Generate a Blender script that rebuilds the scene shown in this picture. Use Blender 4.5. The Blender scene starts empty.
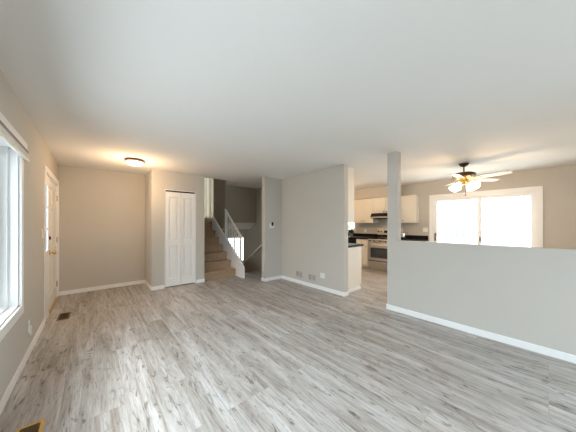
import bpy, bmesh, math, random
from mathutils import Vector, Matrix
random.seed(7)
S = bpy.context.scene
COL = S.collection
PI = math.pi

# ------------------------------------------------------------------ camera
YAW = math.radians(40.8)
EYE = 1.335
cd = bpy.data.cameras.new('camera')
cd.sensor_width = 36.0
cd.lens = 225.0 / 576.0 * 36.0
cd.shift_y = 8.0 / 576.0
cd.clip_start = 0.05
cd.clip_end = 300
cam = bpy.data.objects.new('camera', cd)
cam.location = (0, 0, EYE)
cam.rotation_euler = (PI / 2, 0, -YAW)
COL.objects.link(cam)
S.camera = cam

# ------------------------------------------------------------------ sky, lights, exposure
WORLD_STRENGTH = 4.2
WORLD_COLOR = (0.80, 0.915, 1.01)
HORIZON, ZENITH = 0.72, 2.75
FLUSH_W = 17.0
FAN_W = 34.0
KITCHEN_FILL_W = 22.0
HALL_FILL_W = 2.5
WARM = (1.0, 0.66, 0.36)
S.view_settings.view_transform = 'Standard'
S.view_settings.look = 'None'
S.view_settings.gamma = 1.0
S.view_settings.use_curve_mapping = False
S.view_settings.exposure = 0.50
S.cycles.max_bounces = 14
S.cycles.diffuse_bounces = 8
S.cycles.transparent_max_bounces = 16
S.cycles.caustics_reflective = False
S.cycles.caustics_refractive = False
S.cycles.sample_clamp_indirect = 6.0

w = bpy.data.worlds.new('overcast_sky')
S.world = w
w.use_nodes = True
wnt = w.node_tree
bg = wnt.nodes['Background']
bg.inputs[1].default_value = WORLD_STRENGTH
# overcast sky: about twice as bright overhead as at the horizon
wtc = wnt.nodes.new('ShaderNodeTexCoord')
wsp = wnt.nodes.new('ShaderNodeSeparateXYZ')
wrp = wnt.nodes.new('ShaderNodeValToRGB')
wrp.color_ramp.elements[0].position = 0.0
wrp.color_ramp.elements[0].color = (*[c * HORIZON for c in WORLD_COLOR], 1)
wrp.color_ramp.elements[1].position = 0.9
wrp.color_ramp.elements[1].color = (*[c * ZENITH for c in WORLD_COLOR], 1)
wnt.links.new(wtc.outputs['Generated'], wsp.inputs[0])
wnt.links.new(wsp.outputs['Z'], wrp.inputs['Fac'])
wnt.links.new(wrp.outputs[0], bg.inputs[0])


def portal(name, loc, rot, sx, sy):
    """Sampling portal in a window opening: gives no light of its own."""
    l = bpy.data.lights.new(name, 'AREA')
    l.shape = 'RECTANGLE'
    l.size = sx
    l.size_y = sy
    l.cycles.is_portal = True
    o = bpy.data.objects.new(name, l)
    o.location = loc
    o.rotation_euler = rot
    COL.objects.link(o)


portal('left_window_portal', (-0.68, 1.3, 1.30), (0, -PI / 2, 0), 1.45, 3.8)
portal('patio_door_portal', (6.96, 1.075, 1.02), (0, PI / 2, 0), 1.95, 1.8)
portal('added_window_portal', (2.0, -1.78, 1.45), (PI / 2, 0, 0), 1.6, 1.3)
portal('kitchen_window_portal', (6.96, 4.85, 1.6), (0, PI / 2, 0), 1.0, 1.0)


def lamp(name, loc, watts, color, r=0.05):
    l = bpy.data.lights.new(name, 'POINT')
    l.energy = watts
    l.color = color
    l.shadow_soft_size = r
    o = bpy.data.objects.new(name, l)
    o.location = loc
    COL.objects.link(o)
    return o


# ------------------------------------------------------------------ materials
def new_mat(name):
    m = bpy.data.materials.new(name)
    m.use_nodes = True
    nt = m.node_tree
    return m, nt, nt.nodes['Principled BSDF']


def N(nt, typ, **kw):
    n = nt.nodes.new(typ)
    for k, v in kw.items():
        setattr(n, k, v)
    return n


def plain(name, col, rough=0.5, metal=0.0, noise=0.0, scale=8.0, bump=0.0, bscale=200.0, spec=0.5):
    m, nt, b = new_mat(name)
    b.inputs['Base Color'].default_value = (*col, 1)
    b.inputs['Roughness'].default_value = rough
    b.inputs['Metallic'].default_value = metal
    b.inputs['Specular IOR Level'].default_value = spec
    tc = N(nt, 'ShaderNodeTexCoord')
    if noise:
        n = N(nt, 'ShaderNodeTexNoise')
        n.inputs['Scale'].default_value = scale
        n.inputs['Detail'].default_value = 4
        nt.links.new(tc.outputs['Object'], n.inputs['Vector'])
        mx = N(nt, 'ShaderNodeMix', data_type='RGBA')
        mx.inputs[6].default_value = (*[c * (1 - noise) for c in col], 1)
        mx.inputs[7].default_value = (*[min(1, c * (1 + noise)) for c in col], 1)
        nt.links.new(n.outputs['Fac'], mx.inputs[0])
        nt.links.new(mx.outputs[2], b.inputs['Base Color'])
    if bump:
        n2 = N(nt, 'ShaderNodeTexNoise')
        n2.inputs['Scale'].default_value = bscale
        n2.inputs['Detail'].default_value = 3
        nt.links.new(tc.outputs['Object'], n2.inputs['Vector'])
        bp = N(nt, 'ShaderNodeBump')
        bp.inputs['Strength'].default_value = bump
        bp.inputs['Distance'].default_value = 0.01
        nt.links.new(n2.outputs['Fac'], bp.inputs['Height'])
        nt.links.new(bp.outputs['Normal'], b.inputs['Normal'])
    return m


def glow(name, col, strength, base=(0.9, 0.9, 0.9)):
    m, nt, b = new_mat(name)
    b.inputs['Base Color'].default_value = (*base, 1)
    b.inputs['Roughness'].default_value = 0.25
    b.inputs['Emission Color'].default_value = (*col, 1)
    b.inputs['Emission Strength'].default_value = strength
    return m


def pane_glass(name):
    m, nt, b = new_mat(name)
    nt.nodes.remove(b)
    out = nt.nodes['Material Output']
    tr = N(nt, 'ShaderNodeBsdfTransparent')
    tr.inputs[0].default_value = (0.96, 0.98, 0.98, 1)
    gl = N(nt, 'ShaderNodeBsdfGlossy')
    gl.inputs['Roughness'].default_value = 0.02
    lw = N(nt, 'ShaderNodeFresnel')
    lw.inputs['IOR'].default_value = 1.08
    mx = N(nt, 'ShaderNodeMixShader')
    nt.links.new(lw.outputs[0], mx.inputs[0])
    nt.links.new(tr.outputs[0], mx.inputs[1])
    nt.links.new(gl.outputs[0], mx.inputs[2])
    nt.links.new(mx.outputs[0], out.inputs[0])
    return m


def sheer(name, col):
    m, nt, b = new_mat(name)
    nt.nodes.remove(b)
    out = nt.nodes['Material Output']
    d = N(nt, 'ShaderNodeBsdfDiffuse')
    d.inputs[0].default_value = (*col, 1)
    t = N(nt, 'ShaderNodeBsdfTranslucent')
    t.inputs[0].default_value = (*col, 1)
    mx = N(nt, 'ShaderNodeMixShader')
    mx.inputs[0].default_value = 0.55
    nt.links.new(d.outputs[0], mx.inputs[1])
    nt.links.new(t.outputs[0], mx.inputs[2])
    nt.links.new(mx.outputs[0], out.inputs[0])
    return m


def plank_floor():
    m, nt, b = new_mat('grey_oak_planks')
    L = nt.links.new
    tc = N(nt, 'ShaderNodeTexCoord')
    mp = N(nt, 'ShaderNodeMapping')
    mp.inputs['Rotation'].default_value = (0, 0, PI / 2)
    L(tc.outputs['Object'], mp.inputs['Vector'])
    br = N(nt, 'ShaderNodeTexBrick', offset=0.37, offset_frequency=3)
    br.inputs['Color1'].default_value = (0, 0, 0, 1)
    br.inputs['Color2'].default_value = (1, 1, 1, 1)
    br.inputs['Mortar'].default_value = (0.5, 0.5, 0.5, 1)
    br.inputs['Scale'].default_value = 1.0
    br.inputs['Mortar Size'].default_value = 0.0016
    br.inputs['Mortar Smooth'].default_value = 0.2
    br.inputs['Bias'].default_value = 0.0
    br.inputs['Brick Width'].default_value = 1.5
    br.inputs['Row Height'].default_value = 0.182
    L(mp.outputs[0], br.inputs['Vector'])
    # per plank random offset of the grain
    off = N(nt, 'ShaderNodeVectorMath', operation='SCALE')
    off.inputs['Scale'].default_value = 37.0
    L(br.outputs['Color'], off.inputs[0])
    add = N(nt, 'ShaderNodeVectorMath', operation='ADD')
    L(tc.outputs['Object'], add.inputs[0])
    L(off.outputs[0], add.inputs[1])

    def grain(sx, sy, detail, rough, dist):
        mm = N(nt, 'ShaderNodeMapping')
        mm.inputs['Scale'].default_value = (sx, sy, 1)
        L(add.outputs[0], mm.inputs['Vector'])
        n = N(nt, 'ShaderNodeTexNoise')
        n.inputs['Scale'].default_value = 1.0
        n.inputs['Detail'].default_value = detail
        n.inputs['Roughness'].default_value = rough
        n.inputs['Distortion'].default_value = dist
        L(mm.outputs[0], n.inputs['Vector'])
        return n
    g1 = grain(10.0, 0.9, 5, 0.65, 1.0)      # broad cathedral streaks
    g2 = grain(80.0, 5.0, 6, 0.75, 0.6)     # fine pores
    g3 = grain(2.6, 0.7, 2, 0.5, 0.3)       # cloudy patches
    g4 = grain(16.0, 3.6, 3, 0.6, 2.2)      # dark knots and flecks

    def ramp(src, *stops):
        q = N(nt, 'ShaderNodeValToRGB')
        q.color_ramp.elements[0].position, q.color_ramp.elements[0].color = stops[0][0], (*stops[0][1], 1)
        q.color_ramp.elements[1].position, q.color_ramp.elements[1].color = stops[-1][0], (*stops[-1][1], 1)
        for p, cc in stops[1:-1]:
            e = q.color_ramp.elements.new(p)
            e.color = (*cc, 1)
        L(src, q.inputs['Fac'])
        return q.outputs[0]

    def mul(a, c, f=1.0):
        q = N(nt, 'ShaderNodeMix', data_type='RGBA', blend_type='MULTIPLY')
        q.inputs[0].default_value = f
        L(a, q.inputs[6])
        L(c, q.inputs[7])
        return q.outputs[2]
    col = ramp(g1.outputs['Fac'], (0.30, DARK), (0.48, MID), (0.64, LIGHT))
    col = mul(col, ramp(g2.outputs['Fac'], (0.36, (0.68, 0.665, 0.65)), (0.50, (1.0, 1.0, 1.0)), (0.64, (1.12, 1.12, 1.12))))
    col = mul(col, ramp(g3.outputs['Fac'], (0.34, (0.86, 0.845, 0.82)), (0.62, (1.06, 1.065, 1.07))))
    col = mul(col, ramp(g4.outputs['Fac'], (0.30, (0.36, 0.33, 0.30)), (0.43, (1.0, 1.0, 1.0)), (1.0, (1.0, 1.0, 1.0))))
    col = mul(col, ramp(br.outputs['Color'], (0.0, (0.91, 0.90, 0.885)), (1.0, (1.05, 1.05, 1.055))))
    m4 = N(nt, 'ShaderNodeMix', data_type='RGBA')
    m4.inputs[7].default_value = (0.30, 0.28, 0.26, 1)
    sc = N(nt, 'ShaderNodeMath', operation='MULTIPLY')
    sc.inputs[1].default_value = 0.45
    L(br.outputs['Fac'], sc.inputs[0])
    L(sc.outputs[0], m4.inputs[0])
    L(col, m4.inputs[6])
    L(m4.outputs[2], b.inputs['Base Color'])
    b.inputs['Roughness'].default_value = 0.42
    bp = N(nt, 'ShaderNodeBump')
    bp.inputs['Strength'].default_value = 0.12
    bp.inputs['Distance'].default_value = 0.002
    L(g2.outputs['Fac'], bp.inputs['Height'])
    L(bp.outputs['Normal'], b.inputs['Normal'])
    return m


DARK = (0.275, 0.235, 0.205)
MID = (0.425, 0.392, 0.365)
LIGHT = (0.545, 0.527, 0.512)

WALL = plain('greige_wall_paint', (0.585, 0.556, 0.508), 0.75, noise=0.015, scale=3, bump=0.04, bscale=350, spec=0.25)
CEIL = plain('flat_ceiling_paint', (0.82, 0.815, 0.80), 0.9, noise=0.01, scale=2, bump=0.05, bscale=250, spec=0.2)
TRIM = plain('white_trim_paint', (0.92, 0.92, 0.92), 0.35, noise=0.01)
FLOOR = plank_floor()
CARPET = plain('brown_carpet', (0.45, 0.31, 0.205), 1.0, noise=0.6, scale=45, bump=0.6, bscale=260, spec=0.05)
BRASS = plain('polished_brass', (0.80, 0.52, 0.18), 0.25, 1.0, noise=0.05)
BRONZE = plain('dark_bronze', (0.10, 0.065, 0.04), 0.35, 0.8, noise=0.1)
PANBROWN = plain('oiled_bronze_ring', (0.28, 0.17, 0.08), 0.35, 0.7, noise=0.1)
CREAM = plain('cream_cabinet_paint', (0.82, 0.78, 0.70), 0.4, noise=0.01)
BLACKSTONE = plain('black_countertop', (0.012, 0.012, 0.013), 0.45, noise=0.5, scale=120, spec=0.15)
BLACK = plain('black_gloss', (0.010, 0.010, 0.011), 0.15, noise=0.1)
BLACKMATTE = plain('black_matte', (0.02, 0.02, 0.02), 0.6, noise=0.1)
STEEL = plain('brushed_steel', (0.62, 0.60, 0.57), 0.32, 1.0, noise=0.04, scale=60)
CHROME = plain('chrome', (0.78, 0.77, 0.75), 0.12, 1.0, noise=0.02)
OVENGLASS = plain('dark_oven_glass', (0.05, 0.05, 0.052), 0.08, noise=0.05)
PLASTIC = plain('white_plastic', (0.84, 0.84, 0.82), 0.4, noise=0.01)
VENTGREY = plain('painted_vent_metal', (0.50, 0.49, 0.47), 0.5, noise=0.02)
VENTDARK = plain('vent_shadow_duct', (0.30, 0.29, 0.275), 0.8, noise=0.05)
DUCT = plain('dark_duct', (0.05, 0.04, 0.03), 0.8, noise=0.1)
VENTBROWN = plain('brown_register', (0.16, 0.10, 0.05), 0.45, 0.4, noise=0.1)
RAILWHITE = plain('white_railing_paint', (0.80, 0.79, 0.76), 0.4, noise=0.02)
BLADE = plain('pale_fan_blade', (0.55, 0.50, 0.45), 0.45, noise=0.06, scale=20)
LEAF = plain('green_leaf', (0.06, 0.13, 0.035), 0.5, noise=0.4, scale=40)
SOIL = plain('potting_soil', (0.05, 0.035, 0.025), 0.9, noise=0.3, scale=60)
POT = plain('grey_ceramic', (0.30, 0.30, 0.31), 0.35, noise=0.05)
BLIND = plain('white_blind_slat', (0.82, 0.82, 0.80), 0.45, noise=0.02)
BLINDGAP = plain('blind_gap_shade', (0.25, 0.24, 0.23), 0.7, noise=0.1)  # dark tone on the headrail stands in for the shadow gap below the valance
DOORPAINT = plain('white_door_paint', (0.90, 0.895, 0.88), 0.4, noise=0.01)
GLASS = pane_glass('window_glass')
SHEER = sheer('sheer_white_curtain', (0.62, 0.555, 0.455))
SHADE = glow('lit_frosted_glass', (1.0, 0.86, 0.66), 5.0)
BULB = glow('lit_bulb', (1.0, 0.8, 0.55), 12.0)
DOMEGLASS = glow('lit_alabaster_glass', (1.0, 0.90, 0.76), 2.2)
SIDING = plain('pale_vinyl_siding', (0.80, 0.80, 0.78), 0.7, noise=0.02)
ROOFING = plain('grey_shingles', (0.35, 0.34, 0.33), 0.9, noise=0.2, scale=40)
FARGLASS = plain('far_window_pane', (0.19, 0.19, 0.19), 0.3, noise=0.05)
FARFRAME = plain('far_window_frame', (0.82, 0.82, 0.80), 0.5, noise=0.01)
DECK = plain('pale_deck_boards', (0.62, 0.58, 0.52), 0.8, noise=0.1, scale=20)
CONCRETE = plain('pale_concrete', (0.33, 0.325, 0.315), 0.9, noise=0.06, scale=1)
LAWN = plain('lawn', (0.16, 0.24, 0.08), 0.95, noise=0.3, scale=30)
GREYPLASTIC = plain('grey_plastic', (0.45, 0.45, 0.45), 0.5, noise=0.02)
SHADEWALL = plain('shaded_wall_paint', (0.31, 0.27, 0.215), 0.8, noise=0.02, spec=0.2)  # wall paint darkened so the stairwell's shade is put into its colour


# ------------------------------------------------------------------ mesh helper
def world_base(o):
    v = Vector((0, 0, 0))
    while o is not None:
        v += o.location
        o = o.parent
    return v


class MB:
    """Collects shapes given in room coordinates and links them as ONE mesh object."""
    def __init__(self):
        self.bm = bmesh.new()

    def _merge(self, t):
        me = bpy.data.meshes.new('tmp')
        t.to_mesh(me)
        t.free()
        self.bm.from_mesh(me)
        bpy.data.meshes.remove(me)

    def box(self, x0, x1, y0, y1, z0, z1, bev=0.0, mtx=None):
        t = bmesh.new()
        bmesh.ops.create_cube(t, size=1.0)
        sx, sy, sz = x1 - x0, y1 - y0, z1 - z0
        for v in t.verts:
            v.co = Vector(((v.co.x + .5) * sx + x0, (v.co.y + .5) * sy + y0, (v.co.z + .5) * sz + z0))
        if bev:
            bmesh.ops.bevel(t, geom=t.edges[:], offset=min(bev, 0.45 * min(abs(sx), abs(sy), abs(sz))),
                            segments=2, affect='EDGES', profile=0.5)
        if mtx is not None:
            bmesh.ops.transform(t, matrix=mtx, verts=t.verts[:])
        bmesh.ops.recalc_face_normals(t, faces=t.faces[:])
        self._merge(t)
        return self

    def prism(self, poly, axis, a0, a1, bev=0.0):
        """poly: 2D points; axis 'x' -> points are (y,z); 'y' -> (x,z); 'z' -> (x,y)"""
        t = bmesh.new()

        def P(p, a):
            if axis == 'x':
                return (a, p[0], p[1])
            if axis == 'y':
                return (p[0], a, p[1])
            return (p[0], p[1], a)
        lo = [t.verts.new(P(p, a0)) for p in poly]
        hi = [t.verts.new(P(p, a1)) for p in poly]
        n = len(poly)
        t.faces.new(lo)
        t.faces.new(hi[::-1])
        for i in range(n):
            t.faces.new((lo[i], hi[i], hi[(i + 1) % n], lo[(i + 1) % n]))
        bmesh.ops.recalc_face_normals(t, faces=t.faces[:])
        if bev:
            bmesh.ops.bevel(t, geom=t.edges[:], offset=bev, segments=2, affect='EDGES')
        self._merge(t)
        return self

    def lathe(self, prof, c, axis=(0, 0, 1), seg=32, cap=True):
        """prof: list of (radius, distance along axis) from centre c"""
        t = bmesh.new()
        rings = []
        for r, h in prof:
            ring = []
            for i in range(seg):
                a = 2 * PI * i / seg
                ring.append(t.verts.new((max(r, 1e-5) * math.cos(a), max(r, 1e-5) * math.sin(a), h)))
            rings.append(ring)
        for k in range(len(rings) - 1):
            for i in range(seg):
                t.faces.new((rings[k][i], rings[k][(i + 1) % seg], rings[k + 1][(i + 1) % seg], rings[k + 1][i]))
        if cap:
            t.faces.new(rings[0][::-1])
            t.faces.new(rings[-1])
        q = Vector((0, 0, 1)).rotation_difference(Vector(axis).normalized())
        bmesh.ops.transform(t, matrix=Matrix.Translation(c) @ q.to_matrix().to_4x4(), verts=t.verts[:])
        bmesh.ops.remove_doubles(t, verts=t.verts[:], dist=1e-5)
        bmesh.ops.recalc_face_normals(t, faces=t.faces[:])
        self._merge(t)
        return self

    def cyl(self, p0, p1, r, seg=16, r2=None):
        p0, p1 = Vector(p0), Vector(p1)
        d = p1 - p0
        return self.lathe([(r, 0), (r if r2 is None else r2, d.length)], p0, d, seg)

    def tube(self, pts, r, seg=10):
        pts = [Vector(p) for p in pts]
        t = bmesh.new()
        rings = []
        up = Vector((0.13, 0.21, 0.97))
        for i, p in enumerate(pts):
            d = (pts[min(i + 1, len(pts) - 1)] - pts[max(i - 1, 0)]).normalized()
            a = d.cross(up)
            if a.length < 1e-3:
                a = d.cross(Vector((1, 0, 0)))
            a.normalize()
            bb = d.cross(a).normalized()
            rings.append([t.verts.new(p + r * (math.cos(2 * PI * k / seg) * a + math.sin(2 * PI * k / seg) * bb)) for k in range(seg)])
        for k in range(len(rings) - 1):
            for i in range(seg):
                t.faces.new((rings[k][i], rings[k][(i + 1) % seg], rings[k + 1][(i + 1) % seg], rings[k + 1][i]))
        t.faces.new(rings[0][::-1])
        t.faces.new(rings[-1])
        bmesh.ops.recalc_face_normals(t, faces=t.faces[:])
        self._merge(t)
        return self

    def leaf(self, base, tip, wd, bend=0.0):
        base, tip = Vector(base), Vector(tip)
        d = tip - base
        side = d.cross(Vector((0, 0, 1)))
        if side.length < 1e-4:
            side = Vector((1, 0, 0))
        side.normalize()
        up = side.cross(d).normalized()
        t = bmesh.new()
        rows = []
        for k in range(5):
            f = k / 4
            wv = wd * math.sin(PI * (0.12 + 0.86 * f)) * 0.5
            c = base + d * f + up * bend * math.sin(PI * f)
            rows.append((t.verts.new(c - side * wv), t.verts.new(c - up * wv * .35), t.verts.new(c + side * wv)))
        for k in range(4):
            for j in range(2):
                t.faces.new((rows[k][j], rows[k][j + 1], rows[k + 1][j + 1], rows[k + 1][j]))
        self._merge(t)
        return self

    def xform(self, mtx):
        bmesh.ops.transform(self.bm, matrix=mtx, verts=self.bm.verts[:])
        return self

    def build(self, name, mat, parent=None, smooth=False, base=None):
        me = bpy.data.meshes.new(name)
        off = world_base(parent) if parent is not None else Vector((0, 0, 0))
        o = bpy.data.objects.new(name, me)
        if base is not None:
            o.location = Vector(base) - off
            off = Vector(base)
        bmesh.ops.translate(self.bm, verts=self.bm.verts[:], vec=-off)
        self.bm.to_mesh(me)
        self.bm.free()
        me.materials.append(mat)
        if smooth:
            for p in me.polygons:
                p.use_smooth = True
            try:
                me.set_sharp_from_angle(angle=math.radians(38))
            except Exception:
                pass
        COL.objects.link(o)
        if parent is not None:
            o.parent = parent
        return o


def tag(o, label, cat, group=None, kind=None):
    o['label'] = label
    o['category'] = cat
    if group:
        o['group'] = group
    if kind:
        o['kind'] = kind
    return o


def thing(name, label, cat, loc, group=None):
    o = bpy.data.objects.new(name, None)
    o.empty_display_size = 0.1
    o.location = loc
    COL.objects.link(o)
    return tag(o, label, cat, group)


def struct(o):
    o['kind'] = 'structure'
    return o


def sroot(name, loc):
    o = bpy.data.objects.new(name, None)
    o.empty_display_size = 0.1
    o.location = loc
    COL.objects.link(o)
    return struct(o)


def copy_tree(o, loc=None, label=None):
    c = o.copy()
    COL.objects.link(c)
    if loc is not None:
        c.location = loc
    if label:
        c['label'] = label
    for ch in o.children:
        d = ch.copy()
        COL.objects.link(d)
        d.parent = c
        for g in ch.children:
            h = g.copy()
            COL.objects.link(h)
            h.parent = d
    return c


def wall_cells(mb, axis, c0, c1, u0, u1, z0, z1, holes=()):
    """Wall slab between c0 and c1 on 'axis', spanning u0..u1 and z0..z1, with rectangular holes (u0,u1,z0,z1)."""
    us = sorted({u0, u1, *[h[0] for h in holes], *[h[1] for h in holes]})
    zs = sorted({z0, z1, *[h[2] for h in holes], *[h[3] for h in holes]})
    us = [u for u in us if u0 <= u <= u1]
    zs = [z for z in zs if z0 <= z <= z1]
    for i in range(len(us) - 1):
        run = None
        for j in range(len(zs) - 1):
            um, zm = (us[i] + us[i + 1]) / 2, (zs[j] + zs[j + 1]) / 2
            hole = any(h[0] < um < h[1] and h[2] < zm < h[3] for h in holes)
            if hole:
                if run is not None:
                    _cell(mb, axis, c0, c1, us[i], us[i + 1], run, zs[j])
                    run = None
            elif run is None:
                run = zs[j]
        if run is not None:
            _cell(mb, axis, c0, c1, us[i], us[i + 1], run, zs[-1])


def _cell(mb, axis, c0, c1, u0, u1, z0, z1):
    if axis == 'x':
        mb.box(c0, c1, u0, u1, z0, z1)
    elif axis == 'y':
        mb.box(u0, u1, c0, c1, z0, z1)
    else:
        mb.box(u0, u1, z0, z1, c0, c1)     # horizontal slab: u is x, z is y


def wall(name, axis, c0, c1, u0, u1, z0, z1, holes=(), mat=None):
    mb = MB()
    wall_cells(mb, axis, c0, c1, u0, u1, z0, z1, holes)
    return struct(mb.build(name, mat or WALL))


# ------------------------------------------------------------------ room dimensions
XL, XP, XR = -0.505, 3.49, 6.78          # left wall, partition face, right wall
YF, YB = -1.6, 5.96                      # wall behind the camera, back wall
H = 2.44
YC = 5.19                                # closet front
XC = 0.878                               # closet side
XS0, XS1 = 1.935, 2.80                    # stairs
YW = 4.30                                # wing wall
XQ = 3.83                                # right wall of the stairwell
SEAM = 5.33

# ------------------------------------------------------------------ setting
wall('floor', 'z', -0.25, 0.0, XL - .2, XR + .15, YF - .15, YB + .15,
     holes=[(XS1 + .035, XQ + .02, 5.42, YB + .2)], mat=FLOOR)
wall('ceiling', 'z', H, H + .28, XL - .2, XR + .15, YF - .15, YB + .01,
     holes=[(XS0, XS1 + .03, SEAM, YB + .2)], mat=CEIL)
WIN_Y0, WIN_Y1, WIN_Z0, WIN_Z1 = -0.6, 3.06, 0.605, 2.01
wall('wall_left', 'x', XL - .17, XL, YF, YB + .12, 0, H,
     holes=[(WIN_Y0, WIN_Y1, WIN_Z0, WIN_Z1), (4.49, 5.90, 0.0, 2.05)])
wall('wall_front', 'y', YF - .15, YF, XL, XR, 0, H, holes=[(1.2, 2.8, 0.8, 2.1)])
wall('wall_back', 'y', YB, YB + .12, XL, XC + .12, 0, H)
wall('wall_closet_side', 'x', XC, XC + .1, YC + .1, YB, 0, H)
DX0, DX1, DZ = 1.112, 1.736, 2.055
wall('wall_closet', 'y', YC, YC + .1, XC, XS0, 0, H, holes=[(DX0, DX1, 0, DZ)])
wall('wall_closet_back', 'y', YB, YB + .12, XC + .12, XS0, 0, H)
wall('wall_stair_left', 'x', XS0 - .1, XS0 - .012, YC + .1, 8.12, 0, 4.0)
wall('wall_wing', 'y', YW, YW + .12, 3.0, XQ + .12, 0, H)
wall('wall_partition', 'x', XP, XP + .12, 2.457, YW, 0, H)
wall('wall_stair_right', 'x', XQ, XQ + .12, YW + .12, 6.75, -1.6, H, mat=SHADEWALL)
wall('wall_kitchen_back', 'y', 5.6, 5.72, XQ + .12, XR, 0, H)
mb = MB()
mb.box(XP, XP + .12, YF, 1.498, 0, 1.083)
mb.box(XP, XP + .12, 1.498, 1.655, 0, H)
struct(mb.build('wall_half', WALL))
PD = (0.145, 2.005, 0.0, 2.025)
KW = (4.36, 5.36, 1.10, 2.08)
wall('wall_right', 'x', XR, XR + .16, YF, 5.72, 0, H, holes=[PD, KW])
# soffit over the kitchen wall cabinets
struct(MB().box(6.43, XR, 2.75, 5.6, 2.13, H).build('trim_1', WALL))
# upper storey seen over the stairs
struct(MB().box(XS1, XS1 + .1, 6.03, 6.77, 1.2, 4.0).box(XS1, XS1 + .1, SEAM, 6.03, H + .28, 4.0).build('wall_stairwell', SHADEWALL))
struct(MB().box(XS1, XQ, YB, YB + .07, 1.372, H).box(XS1 + .1, XQ, YB + .07, YB + .12, 1.372, 4.0).build('wall_bulkhead', SHADEWALL))
mb = MB().prism([(YB + .002, 1.371), (6.33, 1.17), (7.0, 1.17), (7.0, 1.2), (6.38, 1.2), (YB + .1, 1.371)], 'x', XS1 + .05, XQ)
struct(mb.build('trim_2', WALL))
struct(MB().box(XS0 - .012, 5.0, 7.012, 8.3, 1.2, 1.515).box(XS1 + .1, 5.0, 6.4, 7.012, 1.2, 1.515).build('floor_landing', CARPET))
UW = (2.62, 3.9, 1.56, 3.6)
wall('wall_landing', 'y', 8.2, 8.32, XS0 - .1, 5.0, 1.515, 4.0, holes=[UW])
struct(MB().box(5.0, 5.1, 6.1, 8.3, 1.2, 4.0).build('wall_landing_right', WALL))
struct(MB().box(XS0 - .1, 5.1, SEAM, 8.32, 4.0, 4.1).build('ceiling_landing', CEIL))
struct(MB().box(XS0 - .1, XS1 + .1, SEAM - .1, SEAM, H + .28, 4.0).build('wall_stairwell_front', WALL))
# lower storey
struct(MB().box(XS0, 6.0, YB + .1, 9.0, -1.6, -1.33).build('floor_lower', CARPET))
LW = (4.1, 4.95, -0.25, 0.80)
wall('wall_lower', 'y', 8.5, 8.62, XS1, 6.0, -1.6, 1.2, holes=[LW], mat=SHADEWALL)
struct(MB().box(6.0, 6.1, YB + .15, 8.62, -1.6, 1.2).build('wall_lower_right', SHADEWALL))
struct(MB().box(XS1 - .02, XS1 + .04, 5.42, 8.62, -1.6, 0.0).box(XS1 - .02, XS1 + .04, 7.02, 8.62, 0, 1.2).build('wall_lower_left', SHADEWALL))
struct(MB().box(XS1, 6.0, 7.0, 8.62, 1.17, 1.2).build('ceiling_lower', CEIL))

# baseboards
BH, BT = 0.078, 0.014


def base_x(mb, X, sgn, y0, y1):
    a, b_ = (X, X + sgn * BT) if sgn > 0 else (X + sgn * BT, X)
    mb.box(a, b_, y0, y1, 0.001, BH, 0.004)


def base_y(mb, Y, sgn, x0, x1):
    a, b_ = (Y, Y + sgn * BT) if sgn > 0 else (Y + sgn * BT, Y)
    mb.box(x0, x1, a, b_, 0.001, BH, 0.004)


mb = MB(); base_x(mb, XL, 1, YF, 4.415); struct(mb.build('baseboard_left', TRIM))
mb = MB(); base_y(mb, YB, -1, XL + .02, XC - BT); struct(mb.build('baseboard_back', TRIM))
mb = MB(); base_x(mb, XC, -1, YC - BT, YB); base_y(mb, YC, -1, XC, DX0 - .012)
base_y(mb, YC, -1, DX1 + .012, XS0 - .012); base_x(mb, XS0 - .012, 1, YC - BT, SEAM - .08)
struct(mb.build('baseboard_closet', TRIM))
mb = MB(); base_y(mb, YW, -1, 3.0 - BT, XP - BT); base_x(mb, 3.0, -1, YW - BT, YW + .12)
struct(mb.build('baseboard_wing', TRIM))
mb = MB(); base_x(mb, XP, -1, 2.457 - BT, YW); base_y(mb, 2.457, -1, XP, XP + .12)
struct(mb.build('baseboard_partition', TRIM))
mb = MB(); base_x(mb, XP, -1, YF, 1.655 + BT); base_y(mb, 1.655, 1, XP, XP + .12)
struct(mb.build('baseboard_half', TRIM))
mb = MB(); base_x(mb, XR, -1, YF, 0.07); struct(mb.build('baseboard_right', TRIM))

# ------------------------------------------------------------------ left window
wn = sroot('window_1', (XL, 1.7, WIN_Z0))
cw = 0.078
mb = MB()
mb.box(XL, XL + .022, WIN_Y1, WIN_Y1 + cw, WIN_Z0 - cw, WIN_Z1 + cw, .004)
mb.box(XL, XL + .022, WIN_Y0 - cw, WIN_Y0, WIN_Z0 - cw, WIN_Z1 + cw, .004)
mb.box(XL, XL + .022, WIN_Y0, WIN_Y1, WIN_Z1, WIN_Z1 + cw, .004)
mb.box(XL, XL + .022, WIN_Y0, WIN_Y1, WIN_Z0 - cw, WIN_Z0, .004)
mb.build('window_casing', TRIM, wn)
mb = MB()
jx0 = XL - .165
mb.box(jx0, XL, WIN_Y1 - .012, WIN_Y1, WIN_Z0, WIN_Z1)
mb.box(jx0, XL, WIN_Y0, WIN_Y0 + .012, WIN_Z0, WIN_Z1)
mb.box(jx0, XL, WIN_Y0, WIN_Y1, WIN_Z1 - .012, WIN_Z1)
mb.box(jx0, XL, WIN_Y0, WIN_Y1, WIN_Z0, WIN_Z0 + .012)
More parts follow.
